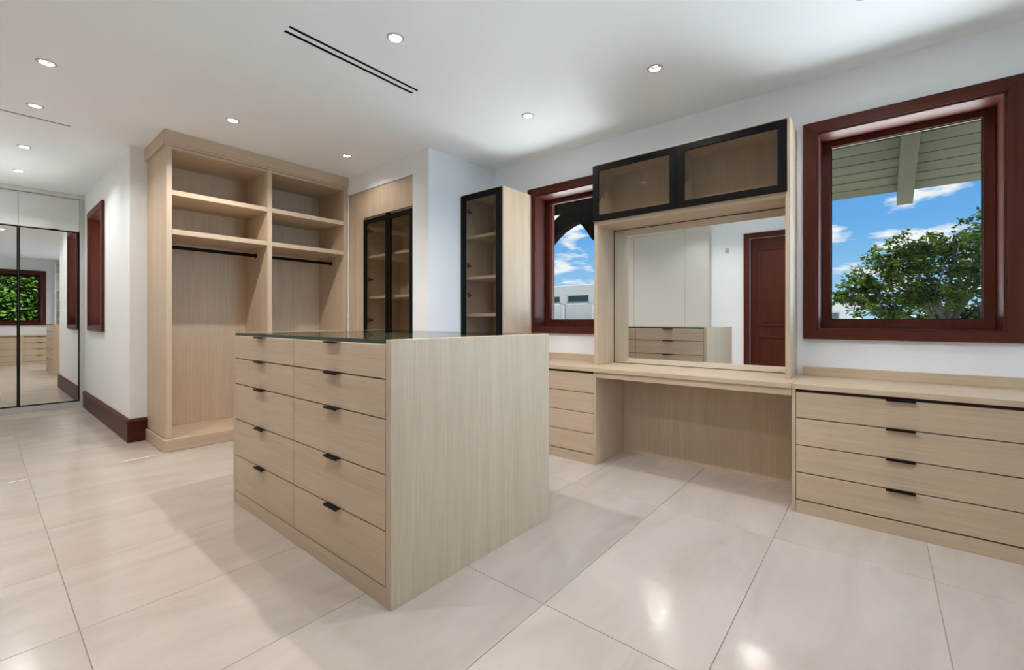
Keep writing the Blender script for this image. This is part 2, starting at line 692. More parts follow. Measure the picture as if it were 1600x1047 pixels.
# baseboards with a moulded cap
def baseboard(name, runs):
    """runs: list of (fn, u0, u1, wall w, sign) - profile stands off the wall towards sign"""
    root = None
    for fn, u0, u1, w, s, ax in runs:
        prof = [(0, 0), (0.022, 0), (0.022, 0.178), (0.030, 0.186), (0.030, 0.196), (0.020, 0.208), (0.008, 0.216), (0, 0.216)]
        bm = bmesh.new()
        a = [bm.verts.new(fn(u0, z, w + s * d)) for d, z in prof]
        b = [bm.verts.new(fn(u1, z, w + s * d)) for d, z in prof]
        n = len(prof)
        bm.faces.new(a)
        bm.faces.new(b[::-1])
        for i in range(n):
            bm.faces.new((a[i], a[(i + 1) % n], b[(i + 1) % n], b[i]))
        o = finish(name, bm, 'mahogany_' + ax)
        o['kind'] = 'structure'


baseboard('baseboard_left', [(FX, YB - 0.03, 8.09, XL, -1, 'y')])
baseboard('baseboard_back', [(FY, XL, 1.044, YB, -1, 'x')])
baseboard('baseboard_opposite', [(FX, 1.70, 2.17, XO, 1, 'y')])
baseboard('baseboard_near', [(FX, -0.72, 0.61, XO, 1, 'y')])


# ------------------------------------------------------------------ windows
def mitred(name_list, u, v, wd, w0, w1, fn, mats, parent, bev=0.002):
    """four mitred frame bars; u, v give the outer rectangle, wd the bar width"""
    (u0, u1), (v0, v1) = u, v
    a, b, c, d = (wd if isinstance(wd, tuple) else (wd,) * 4)     # u0 side, u1 side, bottom, top
    mu, mv = mats
    prism(name_list[0], [(u0, v1), (u1, v1), (u1 - b, v1 - d), (u0 + a, v1 - d)], w0, w1, fn, mu, parent, bev)
    prism(name_list[1], [(u0, v0), (u1, v0), (u1 - b, v0 + c), (u0 + a, v0 + c)], w0, w1, fn, mu, parent, bev)
    prism(name_list[2], [(u0, v0), (u0, v1), (u0 + a, v1 - d), (u0 + a, v0 + c)], w0, w1, fn, mv, parent, bev)
    prism(name_list[2], [(u1, v0), (u1, v1), (u1 - b, v1 - d), (u1 - b, v0 + c)], w0, w1, fn, mv, parent, bev)


def frame_mesh(name, u, v, wd, w0, w1, fn, mat, parent, bev=0.0015):
    (u0, u1), (v0, v1) = u, v
    a, b, c, d = (wd if isinstance(wd, tuple) else (wd,) * 4)
    bm = bmesh.new()
    outer = [(u0, v0), (u1, v0), (u1, v1), (u0, v1)]
    inner = [(u0 + a, v0 + c), (u1 - b, v0 + c), (u1 - b, v1 - d), (u0 + a, v1 - d)]
    V = {}
    for k, w in enumerate((w0, w1)):
        for i in range(4):
            V['o', i, k] = bm.verts.new(fn(*outer[i], w))
            V['i', i, k] = bm.verts.new(fn(*inner[i], w))
    for i in range(4):
        j = (i + 1) % 4
        for k in (0, 1):
            bm.faces.new((V['o', i, k], V['o', j, k], V['i', j, k], V['i', i, k]))
        bm.faces.new((V['o', i, 0], V['o', j, 0], V['o', j, 1], V['o', i, 1]))
        bm.faces.new((V['i', i, 0], V['i', j, 0], V['i', j, 1], V['i', i, 1]))
    bmesh.ops.recalc_face_normals(bm, faces=list(bm.faces))
    if bev:
        bmesh.ops.bevel(bm, geom=list(bm.edges), offset=bev, segments=1, affect='EDGES')
    return finish(name, bm, mat, parent)


def window(name, w, face, out, fn, uax, cut=None):
    """face = room side wall coordinate, out = +1/-1 direction to outdoors"""
    (u0, u1), (v0, v1) = w['u'], w['v']
    c = fn((u0 + u1) / 2, v0, face)
    root = thing(name, c, kind='structure')
    mu, mv = 'mahogany_' + uax, 'mahogany_z'
    e = 0.087
    f = lambda a: face + out * a
    # broad casing proud of the wall, a bead inside it, lining boards, sash, pane
    mitred(['head_casing', 'sill_casing', 'side_casing'], (u0 - e, u1 + e), (v0 - e * 0.83, v1 + e), (e - 0.012, e - 0.012, e * 0.83 - 0.012, e - 0.012),
           f(-0.030), f(-0.0005), fn, (mu, mv), root, bev=0.003)
    frame_mesh('bead', (u0 - 0.0115, u1 + 0.0115), (v0 - 0.0115, v1 + 0.0115), 0.0115, f(-0.020), f(-0.0005), fn, mv, root)
    t = 0.018
    d0, d1 = 0.0, 0.338
    prism('lining_board', [(u0 - t, v1), (u1 + t, v1), (u1 + t, v1 + t), (u0 - t, v1 + t)], f(d0), f(d1), fn, mu, root)
    prism('lining_board', [(u0 - t, v0 - t), (u1 + t, v0 - t), (u1 + t, v0), (u0 - t, v0)], f(d0), f(d1), fn, mu, root)
    prism('lining_board', [(u0 - t, v0), (u0, v0), (u0, v1), (u0 - t, v1)], f(d0), f(d1), fn, mv, root)
    prism('lining_board', [(u1, v0), (u1 + t, v0), (u1 + t, v1), (u1, v1)], f(d0), f(d1), fn, mv, root)
    s = frame_mesh('sash', (u0, u1), (v0, v1), (0.055, 0.055, 0.060, 0.042), f(0.175), f(0.222), fn, mv, root, bev=0.003)
    frame_mesh('glazing_gasket', (u0 + 0.055, u1 - 0.055), (v0 + 0.060, v1 - 0.042), 0.005, f(0.188), f(0.199), fn, 'black', s, bev=0)
    prism('pane', [(u0 + 0.060, v0 + 0.065), (u1 - 0.060, v0 + 0.065), (u1 - 0.060, v1 - 0.047), (u0 + 0.060, v1 - 0.047)],
          f(0.190), f(0.196), fn, 'clear_glass', s)
    return root


window('window_1', W1, XW, 1, FX, 'y')
window('window_2', W2, XW, 1, FX, 'y')
window('window_3', W3, XL, 1, FX, 'y')
window('window_4', W4, YN, -1, FY, 'x')
window('added_window_5', W5_ADDED, YN, -1, FY, 'x')

# door in the opposite wall (seen in the vanity mirror)
door = thing('door_1', (XO, 1.16, 0), kind='structure')
DY0, DY1, DZ = 0.72, 1.60, 2.45
for y0, y1 in ((DY0 - 0.08, DY0 + 0.002), (DY1 - 0.002, DY1 + 0.08)):
    box('side_casing', (XO + 0.0005, XO + 0.03), (y0, y1), (0, DZ + 0.08), 'mahogany_z', door, 0.004)
box('head_casing', (XO + 0.0005, XO + 0.03), (DY0 + 0.002, DY1 - 0.002), (DZ - 0.002, DZ + 0.08), 'mahogany_y', door, 0.004)
leaf = box('leaf', (XO - 0.075, XO - 0.04), (DY0 + 0.004, DY1 - 0.004), (0.006, DZ - 0.004), 'mahogany_z', door, 0.002)
for z0, z1 in ((0.16, 0.90), (1.05, 2.28)):
    frame_mesh('panel_moulding', (DY0 + 0.11, DY1 - 0.11), (z0, z1), 0.035, XO - 0.04, XO - 0.028, FX, 'mahogany_z', leaf, bev=0.006)
    box('raised_panel', (XO - 0.04, XO - 0.030), (DY0 + 0.175, DY1 - 0.175), (z0 + 0.065, z1 - 0.065), 'mahogany_z', leaf, 0.006)
bmh, _ = lathe('h', [(0.0001, 0.0), (0.024, 0.0), (0.024, 0.006), (0.010, 0.008), (0.010, 0.04), (0.026, 0.05), (0.026, 0.065), (0.0001, 0.07)],
               (XO - 0.04, DY0 + 0.06, 1.0), 'black', axis='x')
finish('door_knob', bmh, 'black', leaf, smooth=True)

# eaves outside: sloping boards and a rafter tail
eaves = thing('roof_eaves', (4.0, 0.0, 2.54), kind='structure')
SL = 0.30


def eave_pt(x):
    return 2.545 - SL * (x - 4.0)


nb = 8
xe0, xe1 = 4.0, 5.02
for k in range(nb):
    xa = xe0 + (xe1 - xe0) * k / nb + 0.004
    xb = xe0 + (xe1 - xe0) * (k + 1) / nb - 0.004
    prism('board', [(xa, eave_pt(xa)), (xb, eave_pt(xb)), (xb, eave_pt(xb) + 0.022), (xa, eave_pt(xa) + 0.022)], -1.6, 1.75,
          FY, 'eave_y', eaves)
prism('roof_shade_deck', [(xe0, eave_pt(xe0) + 0.023), (xe1 + 0.02, eave_pt(xe1 + 0.02) + 0.023), (xe1 + 0.02, eave_pt(xe1 + 0.02) + 0.14),
                    (xe0, eave_pt(xe0) + 0.14)], -1.9, 1.76, FY, 'dark_timber_y', eaves)
prism('roof_shade_deck', [(xe0, eave_pt(xe0) + 0.023), (4.50, eave_pt(4.50) + 0.023), (4.50, eave_pt(4.50) + 0.10),
                    (xe0, eave_pt(xe0) + 0.10)], 1.7605, 5.9, FY, 'dark_timber_y', eaves)  # inner strip carried on to keep the sun out of window 2
box('roof_shade_deck', (1.27, 2.6), (6.0, 9.6), (2.62, 2.70), 'dark_timber_y', eaves, 0)  # unseen overhang added to keep sun patches out of window 3
for yc in (-0.165, 1.10, -1.42):
    prism('rafter', [(xe0, eave_pt(xe0)), (5.09, eave_pt(5.09)), (5.09, eave_pt(5.09) - 0.075), (5.06, eave_pt(5.06) - 0.095),
                     (xe0, eave_pt(xe0) - 0.10)], yc - 0.052, yc + 0.052, FY, 'eave_x', eaves, bev=0.004)
prism('roof_shade_deck', [(0.0, 0.0), (1.0, -0.3), (1.0, -0.2), (0.0, 0.1)], -0.95, 4.0,
      lambda u, v, w: (w, -1.6 - u, 2.70 + v), 'dark_timber_x', eaves)  # unseen rear overhang added to stop sun entering from behind

# dark timber arch braces under the eaves outside window 2
arch = thing('roof_bracket', (4.75, 2.6, 0), kind='structure')
AX0, AX1 = 4.84, 4.97
left_lo = [(4.30, 0.9), (3.95, 1.50), (3.65, 1.88), (3.391, 2.133), (3.29, 2.225), (3.188, 2.300), (3.06, 2.358), (2.928, 2.393)]
left_hi = [(2.928, 2.60), (3.109, 2.580), (3.391, 2.381), (3.80, 2.02), (4.12, 1.60), (4.45, 0.95)]
prism('brace', left_lo + left_hi, AX0, AX1, FX, 'dark_timber_y', arch, bev=0.004)
right_lo = [(1.6, 0.9), (1.95, 1.45), (2.25, 1.80), (2.52, 2.00), (2.735, 2.143), (2.826, 2.275), (2.926, 2.391)]
right_hi = [(2.926, 2.60), (2.75, 2.580), (2.45, 2.381), (2.06, 2.02), (1.74, 1.60), (1.42, 0.95)]
prism('brace', right_lo + right_hi, AX0 + 0.003, AX1 - 0.003, FX, 'dark_timber_y', arch, bev=0.004)
box('beam', (AX0 - 0.01, AX1 + 0.01), (2.2, 4.6), (2.605, 2.75), 'eave_y', arch, 0.004)
box('king_post', (AX0 - 0.03, AX0 - 0.012), (2.62, 3.10), (2.47, 2.80), 'dark_timber_z', arch, 0.004)

# outside ground
box('ground', (4.0, 120), (-80, 120), (-0.35, -0.15), 'paving', kind='structure', bev=0)
box('ground', (-60, 4.0), (-80, -1.6), (-0.35, -0.15), 'lawn', kind='structure', bev=0)


# ------------------------------------------------------------------ casework helpers
def tab_pull(parent, face, sgn, y, z, w=0.118):
    """black edge pull on a front that faces -x (sgn -1) or +x (sgn +1)"""
    bm = bmesh.new()
    a, b = sorted((face, face + sgn * 0.022))
    bm_box(bm, a, b, y - w / 2, y + w / 2, z - 0.001, z + 0.001)
    c, d = sorted((face + sgn * 0.0195, face + sgn * 0.022))
    bm_box(bm, c, d, y - w / 2, y + w / 2, z - 0.007, z - 0.0011)
    return finish('handle', bm, 'black', parent)


def tab_pull_y(parent, face, sgn, x, z, w=0.118):
    bm = bmesh.new()
    a, b = sorted((face, face + sgn * 0.022))
    bm_box(bm, x - w / 2, x + w / 2, a, b, z - 0.0015, z + 0.0015)
    c, d = sorted((face + sgn * 0.019, face + sgn * 0.022))
    bm_box(bm, x - w / 2, x + w / 2, c, d, z - 0.007, z - 0.0016)
    return finish('handle', bm, 'black', parent)


def pane_door(name, y0, y1, z0, z1, x0, x1, fw, gl, parent, hinges=(), hy=None):
    """black framed glass door facing -x between x0 (front) and x1"""
    d = frame_mesh(name, (y0, y1), (z0, z1), fw, x0, x1, FX, 'black', parent, bev=0.0012)
    a, b, c, e = fw if isinstance(fw, tuple) else (fw,) * 4
    box('pane', (x0 + 0.006, x0 + 0.010), (y0 + a + 0.0003, y1 - b - 0.0003), (z0 + c + 0.0003, z1 - e - 0.0003), gl, d, bev=0)
    for hz in hinges:
        bm = bmesh.new()
        s = 1 if hy < (y0 + y1) / 2 else -1
        bm_box(bm, x1 + 0.001, x1 + 0.022, min(hy, hy + s * 0.030), max(hy, hy + s * 0.030), hz - 0.022, hz + 0.022)
        bm_box(bm, x1 + 0.0225, x1 + 0.070, min(hy, hy + s * 0.014), max(hy, hy + s * 0.014), hz - 0.008, hz + 0.008)
        bmesh.ops.bevel(bm, geom=list(bm.edges), offset=0.003, segments=1, affect='EDGES')
        finish('hinge', bm, 'carcass', d)
    return d


# ------------------------------------------------------------------ island
IX0, IX1, IY0, IY1, IZ = 1.035, 2.115, 1.473, 3.140, 1.064
isl = thing('drawer_island', ((IX0 + IX1) / 2, (IY0 + IY1) / 2, 0),
            'pale oak dressing island with two drawer columns and a green edged glass top', 'island')
box('end_panel', (IX0, IX1), (IY0, IY0 + 0.033), (0, IZ), 'oak_z', isl, 0.0015)
box('end_panel', (IX0, IX1), (IY1 - 0.033, IY1), (0, IZ), 'oak_z', isl, 0.0015)
box('plinth', (IX0 + 0.002, IX1 - 0.002), (IY0 + 0.0335, IY1 - 0.0335), (0, 0.078), 'oak_y', isl)
box('carcass', (IX0 + 0.024, IX1 - 0.024), (IY0 + 0.034, IY1 - 0.034), (0.0785, 0.985), 'carcass', isl, 0)
rows = [0.081, 0.302, 0.526, 0.7475, 0.906, 1.046]
ymid = (IY0 + IY1) / 2
cols = [(IY0 + 0.036, ymid - 0.002), (ymid + 0.002, IY1 - 0.036)]
for face, sgn in ((IX0, -1), (IX1, 1)):
    for ya, yb in cols:
        for k in range(5):
            xa, xb = (face, face + 0.021) if sgn < 0 else (face - 0.021, face)
            d = box('drawer', (xa, xb), (ya, yb), (rows[k] + 0.003, rows[k + 1] - 0.003), 'oak_y', isl, 0.001)
            tab_pull(d, face, sgn, (ya + yb) / 2, rows[k + 1] - 0.0005)
box('display_tray', (IX0 + 0.024, IX1 - 0.024), (IY0 + 0.034, IY1 - 0.034), (0.986, 1.000), 'velvet', isl, 0)
for k in range(1, 6):
    yk = IY0 + 0.034 + (IY1 - IY0 - 0.068) * k / 6
    box('tray_divider', (IX0 + 0.030, IX1 - 0.030), (yk - 0.005, yk + 0.005), (1.0005, 1.045), 'oak_x', isl, 0)
gt = bmesh.new()
bm_box(gt, IX0 + 0.0005, IX1 - 0.0005, IY0 + 0.034, IY1 - 0.034, 1.0475, 1.0635)
bmesh.ops.recalc_face_normals(gt, faces=list(gt.faces))
for f in gt.faces:
    f.material_index = 0 if abs(f.normal.z) > 0.5 else 1
o = finish('glass_top', gt, None, isl, mats=['top_glass', 'glass_edge'])
o['label'] = 'clear glass top with a dark green edge'

# ------------------------------------------------------------------ open wardrobe
CX0, CX1, CF, CB = 1.048, 2.742, 4.750, YB - 0.002
war = thing('open_wardrobe', ((CX0 + CX1) / 2, (CF + CB) / 2, 0),
            'tall open oak wardrobe with two bays, shelves on top and black hanging rods', 'wardrobe')
DV0, DV1 = 1.873, 1.918
PT = 0.042
box('side_panel', (CX0, CX0 + PT), (CF, CB), (0.112, 2.665), 'oak_z', war, 0.002)
box('side_panel', (CX1 - PT, CX1), (CF, CB), (0.112, 2.665), 'oak_z', war, 0.002)
box('divider', (DV0, DV1), (CF, 5.330), (0.113, 2.664), 'oak_z', war, 0.002)
box('back_panel', (CX0 + PT + 0.0005, CX1 - PT - 0.0005), (5.331, 5.350), (0.113, 2.664), 'oak_z', war, 0)
box('bottom_board', (CX0 + 0.0005, CX1 - 0.0005), (CF + 0.002, 5.350), (0.082, 0.1115), 'oak_x', war, 0.002)
box('plinth', (CX0 - 0.016, CX1), (CF - 0.018, CF + 0.0015), (0, 0.108), 'oak_x', war, 0.004)
box('plinth_return', (CX0 - 0.016, CX0 - 0.0005), (CF + 0.002, CB), (0, 0.108), 'oak_y', war, 0.004)
for x0, x1 in ((CX0 + PT, DV0), (DV1, CX1 - PT)):
    for z0, z1 in ((2.238, 2.283), (1.896, 1.941)):
        box('shelf', (x0 + 0.0005, x1 - 0.0005), (CF + 0.003, 5.330), (z0, z1), 'oak_x', war, 0.002)
    box('top_board', (x0 + 0.0005, x1 - 0.0005), (CF + 0.012, 5.330), (2.640, 2.664), 'oak_x', war, 0.002)
    r = rod('hanging_rod', (x0 + 0.012, 5.03, 1.818), (x1 - 0.012, 5.03, 1.818), 0.016, 'black', war)
    for xs in (x0 + 0.0065, x1 - 0.0065):
        bmr, _ = lathe('s', [(0.0001, -0.0055), (0.023, -0.0055), (0.023, 0.0055), (0.0001, 0.0055)], (xs, 5.03, 1.818), 'black', axis='x', seg=16)
        finish('rod_socket', bmr, 'black', r)
# crown: a fascia with a small step under it
prism('crown', [(CF - 0.006, 2.6655), (CF - 0.006, 2.680), (CF - 0.020, 2.683), (CF - 0.020, CEIL - 0.001), (CB, CEIL - 0.001), (CB, 2.6655)],
      CX0 - 0.018, CX1 - 0.0005, lambda u, v, w: (w, u, v), 'oak_x', war, bev=0.002)

# ------------------------------------------------------------------ built in display cabinet behind the stub wall
nic = thing('display_cabinet', (3.0, 4.14, 0), 'oak cabinet built into the white wall with two tall black framed glass doors', 'cabinet')
NF = XS + 0.010
dz0, dz1 = 0.10, 2.268
dy0, dy1 = NY0 + 0.006, 4.436
box('header_panel', (NF, NF + 0.02), (NY0 + 0.004, NY1 - 0.004), (dz1 + 0.014, NZ - 0.004), 'oak_z', nic, 0.001)
box('filler_panel', (NF, NF + 0.02), (dy1 + 0.005, NY1 - 0.150), (0.101, dz1 + 0.0135), 'oak_z', nic, 0.001)
box('filler_panel', (NF - 0.004, NF + 0.02), (NY1 - 0.147, NY1 - 0.004), (0.101, dz1 + 0.0135), 'oak_z', nic, 0.001)
box('plinth', (NF + 0.006, NF + 0.02), (NY0 + 0.004, NY1 - 0.004), (0, 0.095), 'oak_y', nic, 0.001)
bx0, bx1 = NF + 0.021, 3.25
box('side_panel', (bx0, bx1), (NY0 + 0.004, NY0 + 0.022), (0.0, NZ - 0.004), 'oak_z', nic, 0)
box('side_panel', (bx0, bx1), (dy1 + 0.001, dy1 + 0.02), (0.0, NZ - 0.004), 'oak_z', nic, 0)
box('back_panel', (bx1 + 0.001, bx1 + 0.02), (NY0 + 0.004, dy1 + 0.02), (0, NZ - 0.004), 'oak_z', nic, 0)
box('top_board', (bx0, bx1), (NY0 + 0.0225, dy1 + 0.0005), (dz1 - 0.005, dz1 + 0.013), 'oak_x', nic, 0)
box('bottom_board', (bx0, bx1), (NY0 + 0.0225, dy1 + 0.0005), (0.080, 0.10), 'oak_x', nic, 0)
for z in (0.56, 0.98, 1.397, 1.852):
    box('shelf', (bx0 + 0.03, bx1), (NY0 + 0.0225, dy1 + 0.0005), (z - 0.013, z + 0.013), 'oak_y', nic, 0.001)
ymd = 3.978
pane_door('glass_door', ymd + 0.002, dy1, dz0 + 0.004, dz1 - 0.010, NF - 0.004, NF + 0.018, (0.042, 0.044, 0.05, 0.05), 'bronze_glass', nic,
          hinges=(0.60, 1.146, 1.597, 2.14), hy=dy1 - 0.046)
pane_door('glass_door', dy0, ymd - 0.002, dz0 + 0.004, dz1 - 0.010, NF - 0.004, NF + 0.018, (0.060, 0.042, 0.05, 0.05), 'bronze_glass', nic)
box('door_catch', (NF - 0.012, NF + 0.018), (ymd - 0.028, ymd + 0.028), (dz1 - 0.009, dz1 + 0.006), 'black', nic, 0.002)

# ------------------------------------------------------------------ window wall units
UF = 3.115                       # drawer fronts
rz = [0.078, 0.240, 0.402, 0.563, 0.719]


def drawer_unit(name, ya, yb, columns, label, end_lo=False, end_hi=False):
    u = thing(name, (UF + 0.25, (ya + yb) / 2, 0), label, 'drawer unit', group='oak drawer units')
    if end_hi:
        box('end_panel', (UF - 0.002, XW - 0.003), (yb - 0.020, yb), (0, 0.7335), 'oak_z', u, 0.001)
    if end_lo:
        box('end_panel', (UF - 0.002, XW - 0.003), (ya, ya + 0.020), (0, 0.7335), 'oak_z', u, 0.001)
    lo, hi = ya + (0.0205 if end_lo else 0), yb - (0.0205 if end_hi else 0)
    box('plinth', (UF, UF + 0.02), (lo, hi), (0, 0.073), 'oak_y', u, 0.001)
    box('carcass', (UF + 0.0215, XW - 0.003), (lo, hi), (0.0, 0.7335), 'carcass', u, 0)
    for ca, cb in columns:
        for k in range(4):
            d = box('drawer', (UF, UF + 0.021), (ca, cb), (rz[k] + 0.003, rz[k + 1] - 0.003), 'oak_y', u, 0.001)
            tab_pull(d, UF, -1, (ca + cb) / 2, rz[k + 1] - 0.0003)
    return u


drawer_unit('drawer_unit', -1.245, 0.405, [(-0.553, 0.383), (-1.235, -0.558)],
            'wide oak drawer bank at the right under the big window, black tab pulls', end_hi=True)
drawer_unit('drawer_unit', 1.722, 3.305, [(1.744, 2.760), (2.765, 3.300)],
            'oak drawer bank left of the knee space, partly hidden behind the island', end_lo=True)


def worktop(ya, yb, label):
    t = thing('worktop', (3.4, (ya + yb) / 2, 0.735), label, 'worktop', group='oak worktops')
    box('board', (UF - 0.012, XW - 0.0015), (ya, yb), (0.7345, 0.766), 'oak_y', t, 0.002)
    return t


wt1 = worktop(-1.245, 0.404, 'oak worktop with low upstand on top of the right drawer bank')
box('upstand', (XW - 0.045, XW - 0.002), (-1.245, 0.404), (0.7665, 0.826), 'oak_y', wt1, 0.001)
wt2 = worktop(0.4055, 3.305, 'long oak worktop running from the vanity desk to the tall glass cabinet')
box('upstand', (XW - 0.045, XW - 0.002), (1.866, 2.744), (0.7665, 0.826), 'oak_y', wt2, 0.001)

# knee space of the vanity
van = thing('vanity_desk', (3.4, 1.06, 0), 'oak knee space of the vanity with apron and recessed back panel', 'desk')
box('apron', (UF + 0.002, UF + 0.020), (0.4065, 1.7205), (0.690, 0.7335), 'oak_y', van, 0.001)
box('modesty_panel', (3.602, 3.622), (0.4065, 1.7205), (0, 0.7335), 'oak_z', van, 0.001)

# ------------------------------------------------------------------ hutch
HF = 3.340
HL, HR = 1.862, 0.442
hut = thing('vanity_hutch', (3.5, 1.15, 0.766), 'tall oak vanity hutch with a wide mirror and two black framed glass flap doors', 'hutch')
box('side_panel', (HF - 0.001, XW - 0.003), (HL - 0.032, HL), (0.7665, 2.452), 'oak_z', hut, 0.0015)
box('side_panel', (HF - 0.001, XW - 0.003), (HR, HR + 0.028), (0.7665, 2.452), 'oak_z', hut, 0.0015)
ya, yb = HR + 0.0285, HL - 0.0325
box('top_board', (HF, XW - 0.003), (ya, yb), (2.428, 2.452), 'oak_y', hut, 0.001)
box('soffit_board', (HF + 0.004, XW - 0.003), (ya, yb), (1.940, 1.972), 'oak_y', hut, 0.001)
box('back_panel', (XW - 0.020, XW - 0.003), (ya, yb), (1.9725, 2.4275), 'oak_z', hut, 0)
ymd = 1.160
box('partition', (HF + 0.004, XW - 0.0205), (ymd - 0.012, ymd + 0.012), (1.9725, 2.4275), 'oak_z', hut, 0)
fd = [(HR + 0.017, ymd - 0.002), (ymd + 0.002, HL + 0.002)]
for a, b in fd:
    dd = pane_door('flap_door', a, b, 1.974, 2.438, HF - 0.024, HF - 0.003, (0.052, 0.052, 0.048, 0.048), 'bronze_glass', hut)
    # lift stay inside
    s = b - 0.075
    bm = bmesh.new()
    bm_box(bm, HF + 0.03, HF + 0.12, s + 0.035, s + 0.045, 2.20, 2.30)
    stay = finish('lift_stay', bm, 'steel', dd)
    rod('stay_arm', (HF + 0.005, s + 0.028, 2.15), (HF + 0.10, s + 0.028, 2.26), 0.006, 'steel', stay, 8)
mz0, mz1 = 0.768, 1.938
mir = box('mirror', (XW - 0.020, XW - 0.014), (ya, yb), (mz0, mz1), 'mirror', hut, 0)
mir['label'] = 'wide clear mirror'
frame_mesh('mirror_edge', (ya + 0.0003, yb - 0.0003), (mz0 - 0.001, mz1 + 0.001), 0.004, XW - 0.0225, XW - 0.0203, FX, 'black', hut, bev=0)
for yk in (0.78, 1.50):
    box('lamp_slot', (XW - 0.060, XW - 0.040), (yk - 0.045, yk + 0.045), (1.936, 1.9395), 'steel', hut, 0)

# ------------------------------------------------------------------ tall glass cabinet on the worktop
TF, TY0, TY1, TZ0, TZ1 = 3.190, 2.750, 3.304, 0.7665, 2.425
tow = thing('glass_cabinet', (3.42, 3.03, TZ0), 'tall narrow cabinet on the worktop with one black framed glass door, in the white corner', 'cabinet')
box('side_panel', (TF, XW - 0.003), (TY0, TY0 + 0.020), (TZ0, TZ1), 'oak_z', tow, 0.0015)
box('side_panel', (TF, XW - 0.003), (TY1 - 0.018, TY1), (TZ0, TZ1), 'oak_z', tow, 0.0015)
box('top_board', (TF + 0.001, XW - 0.003), (TY0 + 0.0205, TY1 - 0.0185), (TZ1 - 0.020, TZ1), 'oak_y', tow, 0.001)
box('bottom_board', (TF + 0.001, XW - 0.003), (TY0 + 0.0205, TY1 - 0.0185), (TZ0, TZ0 + 0.020), 'oak_y', tow, 0.001)
box('back_panel', (XW - 0.018, XW - 0.003), (TY0 + 0.0205, TY1 - 0.0185), (TZ0 + 0.0205, TZ1 - 0.0205), 'oak_z', tow, 0)
for z in (1.196, 1.572, 1.988):
    box('shelf', (TF + 0.025, XW - 0.0185), (TY0 + 0.0205, TY1 - 0.0185), (z - 0.015, z + 0.015), 'oak_y', tow, 0.001)
pane_door('glass_door', TY0 + 0.010, TY1 - 0.001, TZ0 + 0.004, TZ1 - 0.014, TF - 0.023, TF - 0.001, (0.066, 0.060, 0.06, 0.055),
          'bronze_glass', tow, hinges=(1.00, 1.40, 1.70, 2.25), hy=TY1 - 0.064)

# ------------------------------------------------------------------ mirrored wardrobe at the corridor end
mw = thing('mirrored_wardrobe', (0.24, 8.45, 0), 'white wardrobe filling the corridor end with tall black edged mirror doors', 'wardrobe')
MX0, MX1 = -0.435, XL - 0.003
box('kick_board', (MX0, MX1), (YM - 0.015, YM + 0.02), (0, 0.074), 'grey_kick', mw, 0.001)
box('carcass', (MX0, MX1), (YM + 0.0205, 8.745), (0, 2.738), 'white_lacquer', mw, 0)
box('crown', (MX0, MX1), (YM - 0.025, 8.745), (2.7385, CEIL - 0.002), 'white_lacquer', mw, 0.004)
box('filler_panel', (0.875, MX1), (YM - 0.012, YM + 0.02), (0.0745, 2.738), 'grey_kick', mw, 0.001)
edges = [0.873, 0.331, -0.211, MX0]
for k in range(3):
    x1, x0 = edges[k] - 0.001, edges[k + 1] + 0.001
    d = frame_mesh('mirror_door', (x0, x1), (0.078, 2.305), 0.012, YM - 0.002, YM + 0.018, FY, 'black', mw, bev=0)
    box('mirror', (x0 + 0.0125, x1 - 0.0125), (YM + 0.001, YM + 0.010), (0.0905, 2.2925), 'mirror', d, 0)
    xc = (x0 + x1) / 2 if k else 0.635
    box('handle', (xc - 0.045, xc + 0.045), (YM - 0.020, YM - 0.003), (2.304, 2.312), 'black', d, 0.001)
    box('upper_door', (x0 + 0.001, x1 - 0.001), (YM, YM + 0.019), (2.312, 2.726), 'white_lacquer', mw, 0.0015)

# ------------------------------------------------------------------ tall cupboard opposite (in the vanity mirror)
tc_ = thing('tall_cupboard', (-0.52, 4.5, 0), 'greige full height cupboard reflected at the left of the vanity mirror', 'cupboard')
OX = -0.45
box('plinth', (XO + 0.003, OX - 0.01), (2.18, 8.12), (0, 0.095), 'greige', tc_, 0)
box('carcass', (XO + 0.003, OX - 0.021), (2.195, 8.12), (0.0955, CEIL - 0.003), 'greige', tc_, 0)
box('end_panel', (XO + 0.003, OX), (2.175, 2.1945), (0, CEIL - 0.003), 'greige', tc_, 0.001)
box('filler_panel', (OX - 0.020, OX), (2.195, 2.562), (0.0955, CEIL - 0.003), 'greige', tc_, 0.001)
yy = 2.566
while yy < 8.0:
    ye = min(yy + 0.915, 8.115)
    box('door', (OX - 0.020, OX), (yy, ye), (0.0965, 2.668), 'greige', tc_, 0.0015)
    yy = ye + 0.004
box('header_panel', (OX - 0.020, OX), (2.566, 8.115), (2.673, CEIL - 0.003), 'greige', tc_, 0.001)

wp = box('wall_plate', (XO + 0.0005, XO + 0.010), (1.905, 1.955), (2.25, 2.33), 'trim_white', None, 0.002)
tag(wp, 'small white louvred plate high on the wall beside the mahogany door, in the mirror', 'wall plate')
for k in range(3):
    box('louvre', (XO + 0.0105, XO + 0.013), (1.911, 1.949), (2.262 + 0.022 * k, 2.274 + 0.022 * k), 'grey_kick', wp, 0.001)

